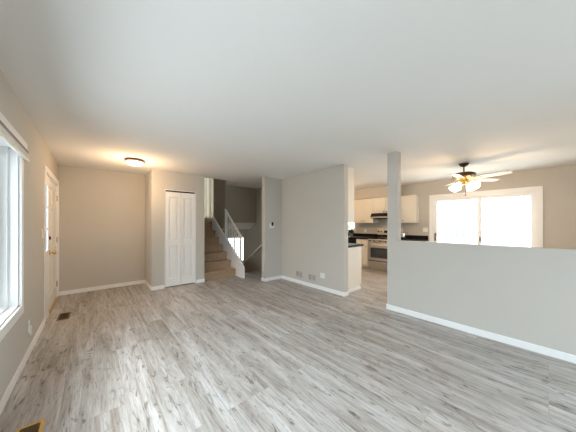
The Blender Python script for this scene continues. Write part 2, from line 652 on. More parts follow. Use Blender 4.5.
# stepped stops
mb.box(XL - .10, XL - .055, WIN_Y1 - .03, WIN_Y1 - .012, WIN_Z0 + .012, WIN_Z1 - .012, .003)
mb.box(XL - .10, XL - .055, WIN_Y0, WIN_Y1 - .03, WIN_Z0 + .012, WIN_Z0 + .03, .003)
mb.build('window_jamb', TRIM, wn)
for (a, b_) in ((WIN_Y0 + .012, 1.0), (1.0, 2.4), (2.4, WIN_Y1 - .03)):
    mb = MB()
    x0, x1 = XL - .15, XL - .105
    fw = .052
    mb.box(x0, x1, a, a + fw, WIN_Z0 + .012, WIN_Z1 - .012, .006)
    mb.box(x0, x1, b_ - fw, b_, WIN_Z0 + .012, WIN_Z1 - .012, .006)
    mb.box(x0, x1, a + fw, b_ - fw, WIN_Z0 + .012, WIN_Z0 + .075, .006)
    mb.box(x0, x1, a + fw, b_ - fw, WIN_Z1 - .075, WIN_Z1 - .012, .006)
    # thin inner glazing bead
    mb.box(x0 + .006, x1 - .012, b_ - fw - .014, b_ - fw, WIN_Z0 + .07, WIN_Z1 - .07, .002)
    mb.box(x0 + .006, x1 - .012, a + fw, a + fw + .014, WIN_Z0 + .07, WIN_Z1 - .07, .002)
    sash = mb.build('window_sash', TRIM, wn)
    MB().box(x0 + .018, x0 + .024, a + fw, b_ - fw, WIN_Z0 + .07, WIN_Z1 - .07).build('window_glass', GLASS, sash)
# raised blind on the left window
bl = thing('window_blind', 'white slatted window blind raised to the top of the left window', 'blind', (XL + .03, 1.7, 2.04))
BE = 3.22
MB().box(XL + .0225, XL + .040, WIN_Y0 - .04, BE - .01, 1.992, 2.022, .004).build('headrail', BLINDGAP, bl)
MB().box(XL + .0225, XL + .034, WIN_Y0 - .05, BE - .02, 2.024, 2.086, .004).build('valance', BLIND, bl)
mb = MB()
for k in range(5):
    z = 1.946 + k * .0092
    mb.box(XL + .023, XL + .044 - .003 * (k % 2), WIN_Y0 - .03, BE, z, z + .0045, .001)
mb.build('slat_stack', BLIND, bl)
MB().box(XL + .023, XL + .044, WIN_Y0 - .03, BE + .005, 1.918, 1.942, .004).build('bottom_rail', BLIND, bl)

# unseen window added behind the camera to bring in more daylight
wf = sroot('window_added', (2.0, YF, .8))
FX0, FX1, FZ0, FZ1 = 1.2, 2.8, .8, 2.1
mb = MB()
mb.box(FX0 - .08, FX0, YF, YF + .02, FZ0 - .08, FZ1 + .08, .004).box(FX1, FX1 + .08, YF, YF + .02, FZ0 - .08, FZ1 + .08, .004)
mb.box(FX0, FX1, YF, YF + .02, FZ1, FZ1 + .08, .004).box(FX0, FX1, YF, YF + .02, FZ0 - .08, FZ0, .004)
mb.build('window_casing', TRIM, wf)
mb = MB()
for a in (FX0, 1.97, FX1 - .06):
    mb.box(a, a + .06, YF - .12, YF - .06, FZ0, FZ1, .004)
mb.box(FX0 + .06, FX1 - .06, YF - .12, YF - .06, FZ0, FZ0 + .06, .004).box(FX0 + .06, FX1 - .06, YF - .12, YF - .06, FZ1 - .06, FZ1, .004)
sash = mb.build('window_sash', TRIM, wf)
MB().box(FX0 + .06, FX1 - .06, YF - .095, YF - .09, FZ0 + .06, FZ1 - .06).build('window_glass', GLASS, sash)

# ------------------------------------------------------------------ front door with sidelight
dr = sroot('door_1', (XL, 5.2, 0))
mb = MB()
mb.box(XL, XL + .009, 4.415, 4.49, 0, 2.125, .003)
mb.box(XL, XL + .02, 5.885, 5.955, 0, 2.125, .004)
mb.box(XL, XL + .02, 4.49, 5.885, 2.05, 2.125, .004)
mb.build('door_casing', TRIM, dr)
mb = MB()
mb.box(XL - .16, XL, 4.49, 4.52, 0, 2.05).box(XL - .16, XL, 4.80, 4.86, 0, 2.05)
mb.box(XL - .16, XL, 5.84, 5.90, 0, 2.05).box(XL - .16, XL, 4.52, 5.84, 2.02, 2.05)
mb.build('door_frame', TRIM, dr)
mb = MB()
mb.box(XL - .05, XL - .001, 4.52, 4.56, 0.0, 2.02).box(XL - .05, XL - .001, 4.775, 4.80, 0, 2.02)
mb.box(XL - .05, XL - .001, 4.56, 4.775, 0, .95).box(XL - .05, XL - .001, 4.56, 4.775, 1.89, 2.02)
for z in (1.255, 1.572):
    mb.box(XL - .02, XL - .001, 4.56, 4.775, z, z + .022)
sl = mb.build('sidelight', TRIM, dr)
MB().box(XL - .012, XL - .006, 4.56, 4.775, .95, 1.89).build('sidelight_glass', GLASS, sl)
lx0, lx1 = XL - .05, XL - .008
mb = MB().box(lx0, lx1 - .012, 4.862, 5.838, .02, 2.015, .003)


def six_panel(mb, xa, xb, y0, y1, z0, z1):
    """stiles, rails and raised panels on the room face of a door in an x-plane"""
    st = .11
    mid = (y0 + y1) / 2
    zs = [z0, z0 + .21, z0 + .78, z0 + .93, z0 + 1.55, z0 + 1.64, z1 - .11, z1]
    for a, b_ in ((y0, y0 + st), (mid - st / 2, mid + st / 2), (y1 - st, y1)):
        mb.box(xa, xb, a, b_, z0, z1, .003)
    for k in (0, 2, 4, 6):
        for a, b_ in ((y0 + st, mid - st / 2), (mid + st / 2, y1 - st)):
            mb.box(xa, xb, a - .003, b_ + .003, zs[k], zs[k + 1], .003)
    for k in (1, 3, 5):
        for a, b_ in ((y0 + st, mid - st / 2), (mid + st / 2, y1 - st)):
            mb.box(xa, xb - .003, a + .025, b_ - .025, zs[k] + .025, zs[k + 1] - .025, .006)


six_panel(mb, lx1 - .013, lx1, 4.862, 5.838, .02, 2.015)
leaf = mb.build('door_leaf', DOORPAINT, dr)
mb = MB().cyl((lx1, 4.945, .90), (lx1 + .012, 4.945, .90), .032, 24).cyl((lx1, 4.945, .90), (lx1 + .05, 4.945, .90), .011)
mb.lathe([(.012, .035), (.026, .045), (.031, .058), (.026, .072), (.005, .078)], (lx1, 4.945, .90), (1, 0, 0), 24)
k = mb.build('door_knob', BRASS, leaf, True)
k['label'] = 'brass door knob'
k = MB().lathe([(.028, 0), (.028, .012), (.018, .02), (.004, .022)], (lx1, 4.945, 1.12), (1, 0, 0), 24).build('deadbolt', BRONZE, leaf, True)
k['label'] = 'dark deadbolt'
for z in (.25, 1.05, 1.8):
    MB().cyl((lx1 + .004, 5.842, z - .05), (lx1 + .004, 5.842, z + .05), .009, 10).build('hinge', BRASS, leaf, True)
MB().box(XL - .16, XL + .02, 4.86, 5.84, 0.0, .018, .004).build('threshold', BRASS, dr)

# ------------------------------------------------------------------ bifold closet door
cl = sroot('door_2', (1.42, YC, 0))
mb = MB()
mb.box(DX0, DX0 + .012, YC + .002, YC + .1, 0, DZ).box(DX1 - .012, DX1, YC + .002, YC + .1, 0, DZ).box(DX0 + .012, DX1 - .012, YC + .002, YC + .1, DZ - .012, DZ)
mb.build('door_frame', TRIM, cl)
MB().box(DX0 + .013, DX1 - .013, YC + .015, YC + .045, DZ - .035, DZ - .013).build('door_track', BLACKMATTE, cl)


def rail_poly(x0, x1, z0, z1, arch):
    """panel outline; arch raises the middle of the top edge"""
    pts = [(x0, z0), (x1, z0), (x1, z1)]
    if arch:
        for i in range(1, 8):
            f = i / 8
            pts.append((x1 + (x0 - x1) * f, z1 + arch * math.sin(PI * f)))
    pts.append((x0, z1))
    return pts


mid = (DX0 + DX1) / 2
for (a, b_, kn) in ((DX0 + .016, mid - .002, False), (mid + .002, DX1 - .016, True)):
    y0 = YC + .008
    z0, z1 = .022, 2.012
    mb = MB().box(a, b_, y0 + .028, y0 + .046, z0, z1)
    st = .062
    mb.box(a, a + st, y0, y0 + .029, z0, z1, .006).box(b_ - st, b_, y0, y0 + .029, z0, z1, .006)
    for (u, v) in ((z0, z0 + .17), (.875, 1.0), (z1 - .115, z1)):
        mb.box(a + st - .006, b_ - st + .006, y0, y0 + .029, u, v, .006)
    for (u, v) in ((z0 + .17, .875), (1.0, z1 - .115)):
        mb.prism(rail_poly(a + st + .022, b_ - st - .022, u + .026, v - .026, 0.0), 'y', y0 + .002, y0 + .029, .010)
    lf = mb.build('door_leaf', DOORPAINT, cl)
    if kn:
        MB().lathe([(.008, 0), (.008, .012), (.016, .02), (.015, .03), (.004, .034)], (a + .03, y0, .86), (0, -1, 0), 16).build('door_knob', PLASTIC, lf, True)

# ------------------------------------------------------------------ patio door
pd = sroot('door_3', (XR, 1.075, 0))
mb = MB()
c = .072
mb.box(XR - .02, XR, PD[0] - c, PD[0], 0, PD[3] + c, .004).box(XR - .02, XR, PD[1], PD[1] + c, 0, PD[3] + c, .004)
mb.box(XR - .02, XR, PD[0], PD[1], PD[3], PD[3] + c, .004)
mb.build('door_casing', TRIM, pd)
mb = MB()
mb.box(XR, XR + .16, PD[0], PD[0] + .03, 0, PD[3]).box(XR, XR + .16, PD[1] - .03, PD[1], 0, PD[3])
mb.box(XR, XR + .16, PD[0] + .03, PD[1] - .03, PD[3] - .03, PD[3]).box(XR, XR + .16, PD[0] + .03, PD[1] - .03, 0, .04)
mb.build('door_frame', TRIM, pd)
for (a, b_, xx, hd) in ((1.02, PD[1] - .031, XR + .03, True), (PD[0] + .031, 1.10, XR + .085, False)):
    mb = MB()
    s = .062
    mb.box(xx, xx + .045, a, a + s, .04, 1.994, .005).box(xx, xx + .045, b_ - s, b_, .04, 1.994, .005)
    mb.box(xx, xx + .045, a + s, b_ - s, .04, .13, .005).box(xx, xx + .045, a + s, b_ - s, 1.925, 1.994, .005)
    pf = mb.build('sliding_panel', TRIM, pd)
    MB().box(xx + .02, xx + .026, a + s, b_ - s, .12, 1.935).build('door_glass', GLASS, pf)
    if hd:
        hh = MB().box(xx - .045, xx - .03, b_ - .045, b_ - .018, .89, 1.10, .006).box(xx - .035, xx + .002, b_ - .04, b_ - .022, .91, .935).box(xx - .035, xx + .002, b_ - .04, b_ - .022, 1.055, 1.08).build('door_handle', BRONZE, pf)
        hh = MB().box(xx - .03, xx + .001, a + .012, a + .034, .93, 1.03, .006).build('door_latch', BRONZE, pf)
        hh['label'] = 'dark latch'

# kitchen window
kw = sroot('window_3', (XR, 4.86, KW[2]))
mb = MB()
c = .05
mb.box(XR - .018, XR, KW[0] - c, KW[0], KW[2] - c, KW[3] + c, .004).box(XR - .018, XR, KW[1], KW[1] + c, KW[2] - c, KW[3] + c, .004)
mb.box(XR - .018, XR, KW[0], KW[1], KW[3], KW[3] + c, .004).box(XR - .03, XR, KW[0], KW[1], KW[2] - c, KW[2], .004)
mb.build('window_casing', TRIM, kw)
mb = MB()
mb.box(XR + .05, XR + .1, KW[0], KW[0] + .045, KW[2], KW[3], .004).box(XR + .05, XR + .1, KW[1] - .045, KW[1], KW[2], KW[3], .004)
mb.box(XR + .05, XR + .1, KW[0] + .045, KW[1] - .045, KW[2], KW[2] + .05, .004).box(XR + .05, XR + .1, KW[0] + .045, KW[1] - .045, KW[3] - .05, KW[3], .004)
mb.box(XR + .05, XR + .1, KW[0] + .045, KW[1] - .045, 1.57, 1.61, .004)
sash = mb.build('window_sash', TRIM, kw)
MB().box(XR + .07, XR + .076, KW[0] + .045, KW[1] - .045, KW[2] + .05, KW[3] - .05).build('window_glass', GLASS, sash)

# landing window with sheer curtains
lw_ = sroot('window_4', (3.26, 8.2, UW[2]))
mb = MB()
mb.box(UW[0], UW[0] + .05, 8.22, 8.27, UW[2], UW[3], .004).box(UW[1] - .05, UW[1], 8.22, 8.27, UW[2], UW[3], .004)
mb.box(3.17, 3.28, 8.22, 8.27, UW[2], UW[3], .004)
mb.box(UW[0] + .05, UW[1] - .05, 8.22, 8.27, UW[2], UW[2] + .05, .004).box(UW[0] + .05, UW[1] - .05, 8.22, 8.27, UW[3] - .05, UW[3], .004)
sash = mb.build('window_sash', TRIM, lw_)
MB().box(UW[0] + .05, UW[1] - .05, 8.243, 8.249, UW[2] + .05, UW[3] - .05).build('window_glass', GLASS, sash)


def curtain(x0, x1, label):
    n = 60
    fr, bk = [], []
    for i in range(n + 1):
        f = i / n
        x = x0 + (x1 - x0) * f
        y = 8.12 + .018 * math.sin(f * (x1 - x0) / .085 * 2 * PI)
        fr.append((x, y - .0015))
        bk.append((x, y + .0015))
    o = MB().prism(fr + bk[::-1], 'z', 1.53, 3.7).build('sheer_curtain', SHEER, None, True, base=((x0 + x1) / 2, 8.12, 1.53))
    tag(o, label, 'curtain', 'curtains at the head of the stairs')


curtain(2.70, 3.130, 'left white curtain panel glowing at the head of the stairs')
curtain(3.195, 3.72, 'right white curtain panel glowing at the head of the stairs')
rd = thing('curtain_rod', 'curtain rod over the bright landing window up the stairs', 'curtain rod', (3.2, 8.12, 3.72))
MB().cyl((2.6, 8.12, 3.72), (3.8, 8.12, 3.72), .012).build('rod', RAILWHITE, rd, True)
MB().box(2.61, 2.63, 8.11, 8.2, 3.69, 3.72).build('bracket', RAILWHITE, rd)
MB().box(3.77, 3.79, 8.11, 8.2, 3.69, 3.72).build('bracket', RAILWHITE, rd)

# lower window
lo = sroot('window_5', (4.5, 8.5, LW[2]))
mb = MB()
mb.box(LW[0], LW[0] + .05, 8.52, 8.57, LW[2], LW[3], .004).box(LW[1] - .05, LW[1], 8.52, 8.57, LW[2], LW[3], .004)
mb.box(LW[0] + .05, LW[1] - .05, 8.52, 8.57, LW[2], LW[2] + .05, .004).box(LW[0] + .05, LW[1] - .05, 8.52, 8.57, LW[3] - .05, LW[3], .004)
mb.box(4.40, 4.45, 8.522, 8.568, LW[2] + .05, LW[3] - .05, .004)
sash = mb.build('window_sash', TRIM, lo)
MB().box(LW[0] + .05, LW[1] - .05, 8.543, 8.549, LW[2] + .05, LW[3] - .05).build('window_glass', GLASS, sash)

# ------------------------------------------------------------------ stairs
RISE, RUN, Y0 = .19, .25, 5.262
stc = thing('staircase', 'brown carpeted staircase climbing beside the white closet door', 'stairs', (2.37, Y0, 0))
for n in range(8):
    y = Y0 + RUN * n
    z = RISE * (n + 1)
    y1 = y + RUN if n < 7 else y + .02
    if n == 7:
        y1 = y - .002 + .03
    mb = MB().box(XS0 - .008, XS1 - .042, y, min(y1, 7.01) if n < 7 else 7.011, RISE * n if n else .002, z - .02)
    mb.box(XS0 - .008, XS1 - .042, y - .034, min(y1 + .05, 7.011), z - .045, z, .014)
    mb.build('step', CARPET, stc)
sk = [(Y0 - .40, 0.002), (Y0 - .40, .25), (Y0 - .37, .31), (6.78, 1.598), (6.78, 1.2), (5.65, .002)]
rl = thing('stair_railing', 'white baluster railing along the right of the carpeted stairs', 'railing', (XS1 - .02, 5.05, .4))


stg = MB().prism(sk, 'x', XS1 - .041, XS1 - .002, .004).build('skirt_board', TRIM, rl)


def top_z(y):
    return .31 + (1.665 - .31) / (6.88 - (Y0 - .37)) * (y - (Y0 - .37))


xr = XS1 - .02


def rail_z(y):
    return 1.035 + (1.70 - 1.035) / (5.85 - 5.03) * (y - 5.03)


npost = MB().box(xr - .022, xr + .022, 5.01, 5.055, top_z(5.03) - .005, 1.06, .006).build('newel_post', RAILWHITE, rl)
npost2 = MB().box(xr - .022, xr + .022, 5.845, 5.89, top_z(5.865) - .005, 1.73, .006).build('newel_post', RAILWHITE, rl)
mb = MB()
a, b_ = Vector((xr, 5.0, rail_z(5.0))), Vector((xr, 5.90, rail_z(5.90)))
dv = (b_ - a)
ang = math.atan2(dv.z, dv.y)
mb.box(-.024, .024, 0, dv.length, -.018, .018, .008, Matrix.Translation(a) @ Matrix.Rotation(ang, 4, 'X'))
mb.build('handrail', RAILWHITE, rl)
nb = 7
for i in range(nb):
    y = 5.03 + (5.865 - 5.03) * (i + 1) / (nb + 1)
    MB().box(xr - .008, xr + .008, y - .008, y + .008, top_z(y) - .004, rail_z(y) - .012).build('baluster', RAILWHITE, rl)

# steps going down
sd = thing('lower_stairs', 'dark carpeted steps going down behind the white stair railing', 'stairs', (3.3, 5.42, -.2))
for n in range(6):
    y = 5.425 + .25 * n
    z = -.19 * (n + 1)
    MB().box(XS1 + .045, XQ - .005, y, y + .28, z - .15, z, .012).build('step', CARPET, sd)
hr = thing('wall_handrail', 'slim handrail sloping down the stairwell wall to the lower level', 'handrail', (XQ - .06, 6.0, .4))
hx = XQ - .06
MB().cyl((hx, 5.36, .84), (hx, 6.75, -.03), .021).build('rail', RAILWHITE, hr, True)
for y in (5.55, 6.1, 6.6):
    z = .84 - (y - 5.36) * (.87 / 1.39)
    MB().tube([(XQ, y, z - .06), (hx + .02, y, z - .06), (hx, y, z - .01)], .007).build('bracket', RAILWHITE, hr, True)

# ------------------------------------------------------------------ ceiling light by the entry
FX, FY = .535, 4.66
fl = thing('ceiling_light', 'round flush ceiling light with glowing glass bowl near the entry', 'ceiling light', (FX, FY, H))
K = .84
ring = [(r_ * K, h_ * K) for r_, h_ in [(.06, 0), (.155, -.004), (.172, -.018), (.176, -.036), (.168, -.046), (.150, -.046), (.14, -.03), (.06, -.02)]]
MB().lathe(ring, (FX, FY, H), (0, 0, 1), 48, False).build('ring', PANBROWN, fl, True)
prof = [(.150 * K, -.046 * K), (.148 * K, -.060 * K)]
for i in range(1, 10):
    a = i / 9 * PI / 2
    prof.append((.148 * K * math.cos(a), (-.060 - .062 * math.sin(a)) * K))
MB().lathe(prof, (FX, FY, H), (0, 0, 1), 48, False).build('glass_bowl', DOMEGLASS, fl, True)
MB().lathe([(.004, -.100), (.010, -.104), (.009, -.111), (.003, -.117)], (FX, FY, H), (0, 0, 1), 16).build('finial', PANBROWN, fl, True)
lamp('ceiling_light_glow', (FX, FY, H - .36), FLUSH_W, WARM, .12)

# ------------------------------------------------------------------ ceiling fan
CX, CY = 5.13, 1.015
fan = thing('ceiling_fan', 'five blade ceiling fan with lit glass shades beyond the half wall', 'ceiling fan', (CX, CY, H))
C0 = (CX, CY, H)
MB().lathe([(.02, 0), (.072, -.001), (.076, -.012), (.062, -.035), (.035, -.056), (.018, -.060)], C0, (0, 0, 1), 32).build('canopy', BRONZE, fan, True)
MB().cyl((CX, CY, H - .055), (CX, CY, H - .165), .013).build('downrod', BRONZE, fan, True)
MB().lathe([(.016, -.150), (.05, -.158), (.125, -.170), (.165, -.188), (.176, -.212), (.172, -.236), (.15, -.246)], C0, (0, 0, 1), 48).build('motor_housing', BRONZE, fan, True)
k = MB().lathe([(.15, -.2455), (.142, -.262), (.105, -.282), (.066, -.292), (.06, -.325), (.066, -.345), (.05, -.372), (.022, -.385)], C0, (0, 0, 1), 40).build('light_fitter', BRASS, fan, True)
k['label'] = 'brass lamp fitter'
zb = H - .325 + .035
for i, deg in enumerate((-67, 5, 77, 149, 221)):
    # angle measured from the camera's right towards its depth axis
    al = math.radians(deg) - YAW
    rot = Matrix.Translation((CX, CY, zb)) @ Matrix.Rotation(al, 4, 'Z') @ Matrix.Rotation(math.radians(-11), 4, 'X')
    t = MB()
    outl = [(.20, -.050), (.24, -.058), (.45, -.066), (.62, -.070), (.665, -.058), (.682, -.030), (.682, .030), (.665, .058), (.62, .070), (.45, .066), (.24, .058), (.20, .050)]
    t.prism(outl, 'z', -.004, .004)
    t.xform(rot)
    bd = t.build('blade', BLADE, fan)
    t = MB()
    t.prism([(.11, -.016), (.17, -.014), (.20, -.030), (.27, -.026), (.30, 0), (.27, .026), (.20, .030), (.17, .014), (.11, .016)], 'z', -.010, -.0045)
    t.cyl((.225, .014, -.014), (.225, .014, -.004), .006, 10).cyl((.225, -.014, -.014), (.225, -.014, -.004), .006, 10).cyl((.27, 0, -.014), (.27, 0, -.004), .006, 10)
    t.xform(rot)
    t.build('blade_iron', BRASS, bd)
for i in range(4):
    al = math.radians(90 * i + 20) - YAW
    dx, dy = math.cos(al), math.sin(al)
    p0 = Vector((CX + .05 * dx, CY + .05 * dy, H - .345))
    p1 = Vector((CX + .10 * dx, CY + .10 * dy, H - .350))
    ax = Vector((dx * .72, dy * .72, -.70)).normalized()
    arm = MB().tube([p0, (p0 + p1) / 2 + Vector((0, 0, .006)), p1], .009).lathe([(.010, -.012), (.026, -.002), (.030, .018), (.028, .026)], p1, ax, 20).build('lamp_arm', BRASS, fan, True)
    sh = MB().lathe([(.027, .015), (.034, .035), (.047, .065), (.060, .100), (.066, .125), (.074, .142), (.072, .143), (.063, .124), (.056, .099), (.043, .066), (.030, .037), (.023, .017)], p1, ax, 28, False).build('lamp_shade', SHADE, fan, True)
    MB().lathe([(.012, .02), (.015, .045), (.026, .075), (.026, .09), (.015, .107), (.002, .112)], p1, ax, 16).build('bulb', BULB, sh, True)
    q = p1 + ax * .16
    lamp('fan_bulb_glow', q, FAN_W / 4, WARM, .04)
mb = MB().cyl((CX + .02, CY - .02, H - .375), (CX + .02, CY - .02, H - .56), .0022, 6)
mb.lathe([(.002, 0), (.008, -.012), (.009, -.03), (.003, -.038)], (CX + .02, CY - .02, H - .555), (0, 0, 1), 12)
mb.build('pull_chain', BRONZE, fan, True)

# ------------------------------------------------------------------ wall plates, vents, thermostat
sw = thing('light_switch', 'white light switch plate on left wall beside the front door', 'light switch', (XL, 4.26, 1.215))
MB().box(XL, XL + .006, 4.20, 4.32, 1.155, 1.275, .002).build('plate', PLASTIC, sw)
for y in (4.235, 4.285):
    MB().box(XL + .006, XL + .014, y - .008, y + .008, 1.20, 1.228, .002).build('toggle', PLASTIC, sw)
ol = thing('wall_outlet', 'white wall outlet low on left wall beside the big window', 'outlet', (XL, 3.5, .29))
MB().box(XL, XL + .006, 3.43, 3.50, .235, .350, .002).build('plate', PLASTIC, ol)
MB().box(XL + .006, XL + .009, 3.455, 3.485, .30, .33, .002).build('receptacle', PLASTIC, ol)
k = MB().box(XL + .006, XL + .022, 3.455, 3.49, .20, .292, .005).build('plug_in_adapter', PLASTIC, ol)
ol2 = thing('wall_outlet', 'white wall outlet at right of the two grilles on the partition', 'outlet', (XP, 2.975, .29))
MB().box(XP - .006, XP, 2.917, 3.033, .243, .347, .002).build('plate', PLASTIC, ol2)
for y in (2.95, 3.0):
    MB().box(XP - .009, XP - .006, y - .016, y + .016, .275, .315, .002).build('receptacle', PLASTIC, ol2)

gr = thing('vent_grille', 'painted wall vent grille left of the pair, nearer the wing wall', 'vent', (XP, 3.65, .21), 'return vents low on the partition')
MB().box(XP - .003, XP, 3.545, 3.755, .152, .268).build('duct_opening', VENTDARK, gr)
mb = MB()
for (a, b_) in ((3.535, 3.551), (3.641, 3.659), (3.749, 3.765)):
    mb.box(XP - .010, XP - .002, a, b_, .142, .278, .002)
mb.box(XP - .010, XP - .002, 3.551, 3.749, .142, .155, .002).box(XP - .010, XP - .002, 3.551, 3.749, .265, .278, .002)
mb.build('grille_frame', WALL, gr)
mb = MB()
for i in range(8):
    z = .160 + i * .0135
    mb.box(XP - .008, XP - .0035, 3.552, 3.748, z, z + .006)
mb.build('grille_louvers', VENTGREY, gr)
copy_tree(gr, (XP, 3.263, .21), 'painted wall vent grille right of the pair, next to the outlet')

th = thing('thermostat', 'small thermostat with black screen on white plate on wing wall', 'thermostat', (3.2, YW, 1.31))
MB().box(3.135, 3.27, YW - .008, YW, 1.24, 1.355, .004).build('plate', PLASTIC, th)
k = MB().box(3.185, 3.238, YW - .026, YW - .008, 1.292, 1.375, .006).build('screen', BLACK, th)


def floor_register(loc, lx, ly, label, frame):
    x, y = loc
    fr = thing('floor_register', label, 'floor vent', (x, y, 0.0), 'floor registers along the left wall')
    mb = MB()
    t = .02
    mb.box(x - lx / 2, x + lx / 2, y - ly / 2, y - ly / 2 + t, .0005, .007, .002).box(x - lx / 2, x + lx / 2, y + ly / 2 - t, y + ly / 2, .0005, .007, .002)
    mb.box(x - lx / 2, x - lx / 2 + t, y - ly / 2 + t, y + ly / 2 - t, .0005, .007, .002).box(x + lx / 2 - t, x + lx / 2, y - ly / 2 + t, y + ly / 2 - t, .0005, .007, .002)
    mb.build('register_frame', frame, fr)
    MB().box(x - lx / 2 + t, x + lx / 2 - t, y - ly / 2 + t, y + ly / 2 - t, .0005, .0025).build('duct_opening', DUCT, fr)
    mb = MB()
    n = int((ly - 2 * t) / .016)
    for i in range(n):
        yy = y - ly / 2 + t + .005 + i * .016
        mb.box(x - lx / 2 + t, x + lx / 2 - t, yy, yy + .005, .0025, .0055)
    mb.build('register_louvers', VENTBROWN, fr)
    return fr


floor_register((-.325, 4.58), .13, .30, 'brown floor register in front of the front door', VENTBROWN)
floor_register((-.315, 2.10), .13, .30, 'brass framed floor register below the big left window, nearest camera', BRASS)

# ------------------------------------------------------------------ kitchen
def panel_front_x(mb, xf, y0, y1, z0, z1, th=.018, st=.055, d=-1):
    """cabinet door facing -x (d=-1): slab with a raised centre panel"""
    xa, xb = (xf, xf + th) if d < 0 else (xf - th, xf)
    mb.box(xa + (.006 if d < 0 else 0), xb - (0 if d < 0 else .006), y0, y1, z0, z1)
    fa, fb = (xf, xf + .007) if d < 0 else (xf - .007, xf)
    mb.box(fa, fb, y0, y0 + st, z0, z1, .002).box(fa, fb, y1 - st, y1, z0, z1, .002)
    mb.box(fa, fb, y0 + st, y1 - st, z0, z0 + st, .002).box(fa, fb, y0 + st, y1 - st, z1 - st, z1, .002)
    if z1 - z0 > 3 * st and y1 - y0 > 3 * st:
        mb.box(fa + .001, fb, y0 + st + .018, y1 - st - .018, z0 + st + .018, z1 - st - .018, .003)


def knob_x(x, y, z, parent, d=-1):
    MB().lathe([(.005, 0), (.005, .012), (.014, .018), (.013, .026), (.003, .029)], (x, y, z), (d, 0, 0), 14).build('knob', BRONZE, parent, True)


def upper_cab(y0, y1, z0, z1, doors, label, knobs, x0=6.45):
    o = thing('wall_cabinet', label, 'cabinet', (6.6, (y0 + y1) / 2, z0), 'kitchen wall cabinets')
    MB().box(x0 + .02, XR, y0, y1, z0, z1, .002).build('body', CREAM, o)
    for (a, b_), (ky, kz) in zip(doors, knobs):
        mb = MB()
        panel_front_x(mb, x0, a + .003, b_ - .003, z0 + .006, z1 - .006)
        d = mb.build('door', CREAM, o)
        knob_x(x0, ky, kz, d)
    return o


ZU0, ZU1 = 1.365, 2.125
upper_cab(3.50, 4.17, ZU0, ZU1, [(3.50, 3.835), (3.835, 4.17)], 'cream two door wall cabinet left of the range hood', [(3.80, 1.43), (3.87, 1.43)])
upper_cab(2.735, 3.497, 1.655, ZU1, [(2.735, 3.116), (3.116, 3.497)], 'short cream wall cabinet directly above the range hood', [(3.075, 1.70), (3.157, 1.70)])
upper_cab(2.34, 2.732, ZU0, ZU1, [(2.34, 2.732)], 'cream single door wall cabinet seen right of the post on the half wall', [(2.665, 1.43)], 6.55)

# cabinet on the kitchen side of the partition
o = thing('wall_cabinet', 'cream wall cabinet end showing past the edge of the partition', 'cabinet', (XP + .27, 3.4, ZU0), 'kitchen wall cabinets')
xa, xb = XP + .121, XP + .44
MB().box(xa, xb - .02, 2.53, YW - .002, ZU0, H - .002, .002).build('body', CREAM, o)
for i in range(3):
    a = 2.53 + i * .588
    mb = MB()
    panel_front_x(mb, xb, a + .003, a + .585, ZU0 + .006, ZU1 - .006, d=1)
    d = mb.build('door', CREAM, o)
    knob_x(xb, a + .05, 1.43, d, 1)

# base cabinet behind the partition
o = thing('base_cabinet', 'cream base cabinet with plain end panel beside the partition', 'cabinet', (XP + .4, 3.4, 0), 'kitchen base cabinets')
xa, xb = XP + .122, 4.215
MB().box(xa, xb - .02, 2.535, YW - .004, .1, .875, .002).box(xa, xb - .075, 2.535, YW - .004, .002, .1).build('body', CREAM, o)
MB().box(xa, xb - .06, 2.520, 2.535, .002, .06, .003).build('toe_moulding', TRIM, o)
for i in range(3):
    a = 2.545 + i * .585
    mb = MB(); panel_front_x(mb, xb, a, a + .58, .11, .70, d=1)
    d = mb.build('door', CREAM, o); knob_x(xb, a + .05, .66, d, 1)
    mb = MB(); panel_front_x(mb, xb, a, a + .58, .71, .865, d=1)
    d = mb.build('drawer', CREAM, o); knob_x(xb, a + .29, .79, d, 1)
tag(MB().box(XP + .121, 4.245, 2.505, YW - .002, .878, .918, .004).build('countertop', BLACKSTONE, base=(3.9, 3.4, .878)),
    'black countertop end on the cabinet beside the partition', 'countertop', 'black kitchen countertops')

# right wall base units
XF = 6.15


def base_cab(y0, y1, label, cols):
    o = thing('base_cabinet', label, 'cabinet', (6.45, (y0 + y1) / 2, 0), 'kitchen base cabinets')
    MB().box(XF + .02, XR - .002, y0, y1, .1, .875, .002).box(XF + .08, XR - .002, y0, y1, .002, .1).build('body', CREAM, o)
    wd = (y1 - y0) / cols
    for i in range(cols):
        a = y0 + i * wd
        mb = MB(); panel_front_x(mb, XF, a + .004, a + wd - .004, .11, .70)
        d = mb.build('door', CREAM, o); knob_x(XF, a + .05, .66, d)
        mb = MB(); panel_front_x(mb, XF, a + .004, a + wd - .004, .71, .865)
        d = mb.build('drawer', CREAM, o); knob_x(XF, a + wd / 2, .79, d)


base_cab(3.50, 3.895, 'narrow cream base cabinet left of the steel stove', 1)
base_cab(4.51, 5.59, 'cream base cabinet under the kitchen window', 2)
base_cab(2.12, 2.725, 'cream base cabinet right of the stove, behind the half wall', 1)
mb = MB().box(XF - .02, XR - .001, 3.495, 5.595, .878, .918, .004).box(XR - .022, XR - .001, 3.495, 5.595, .918, 1.02, .003)
tag(mb.build('countertop', BLACKSTONE, base=(6.45, 4.5, .878)), 'black countertop left of the stove, carrying the potted plant', 'countertop', 'black kitchen countertops')
mb = MB().box(XF - .02, XR - .001, 2.105, 2.73, .878, .918, .004).box(XR - .022, XR - .001, 2.105, 2.73, .918, 1.02, .003)
tag(mb.build('countertop', BLACKSTONE, base=(6.45, 2.4, .878)), 'black countertop right of the stove, near the patio door', 'countertop', 'black kitchen countertops')

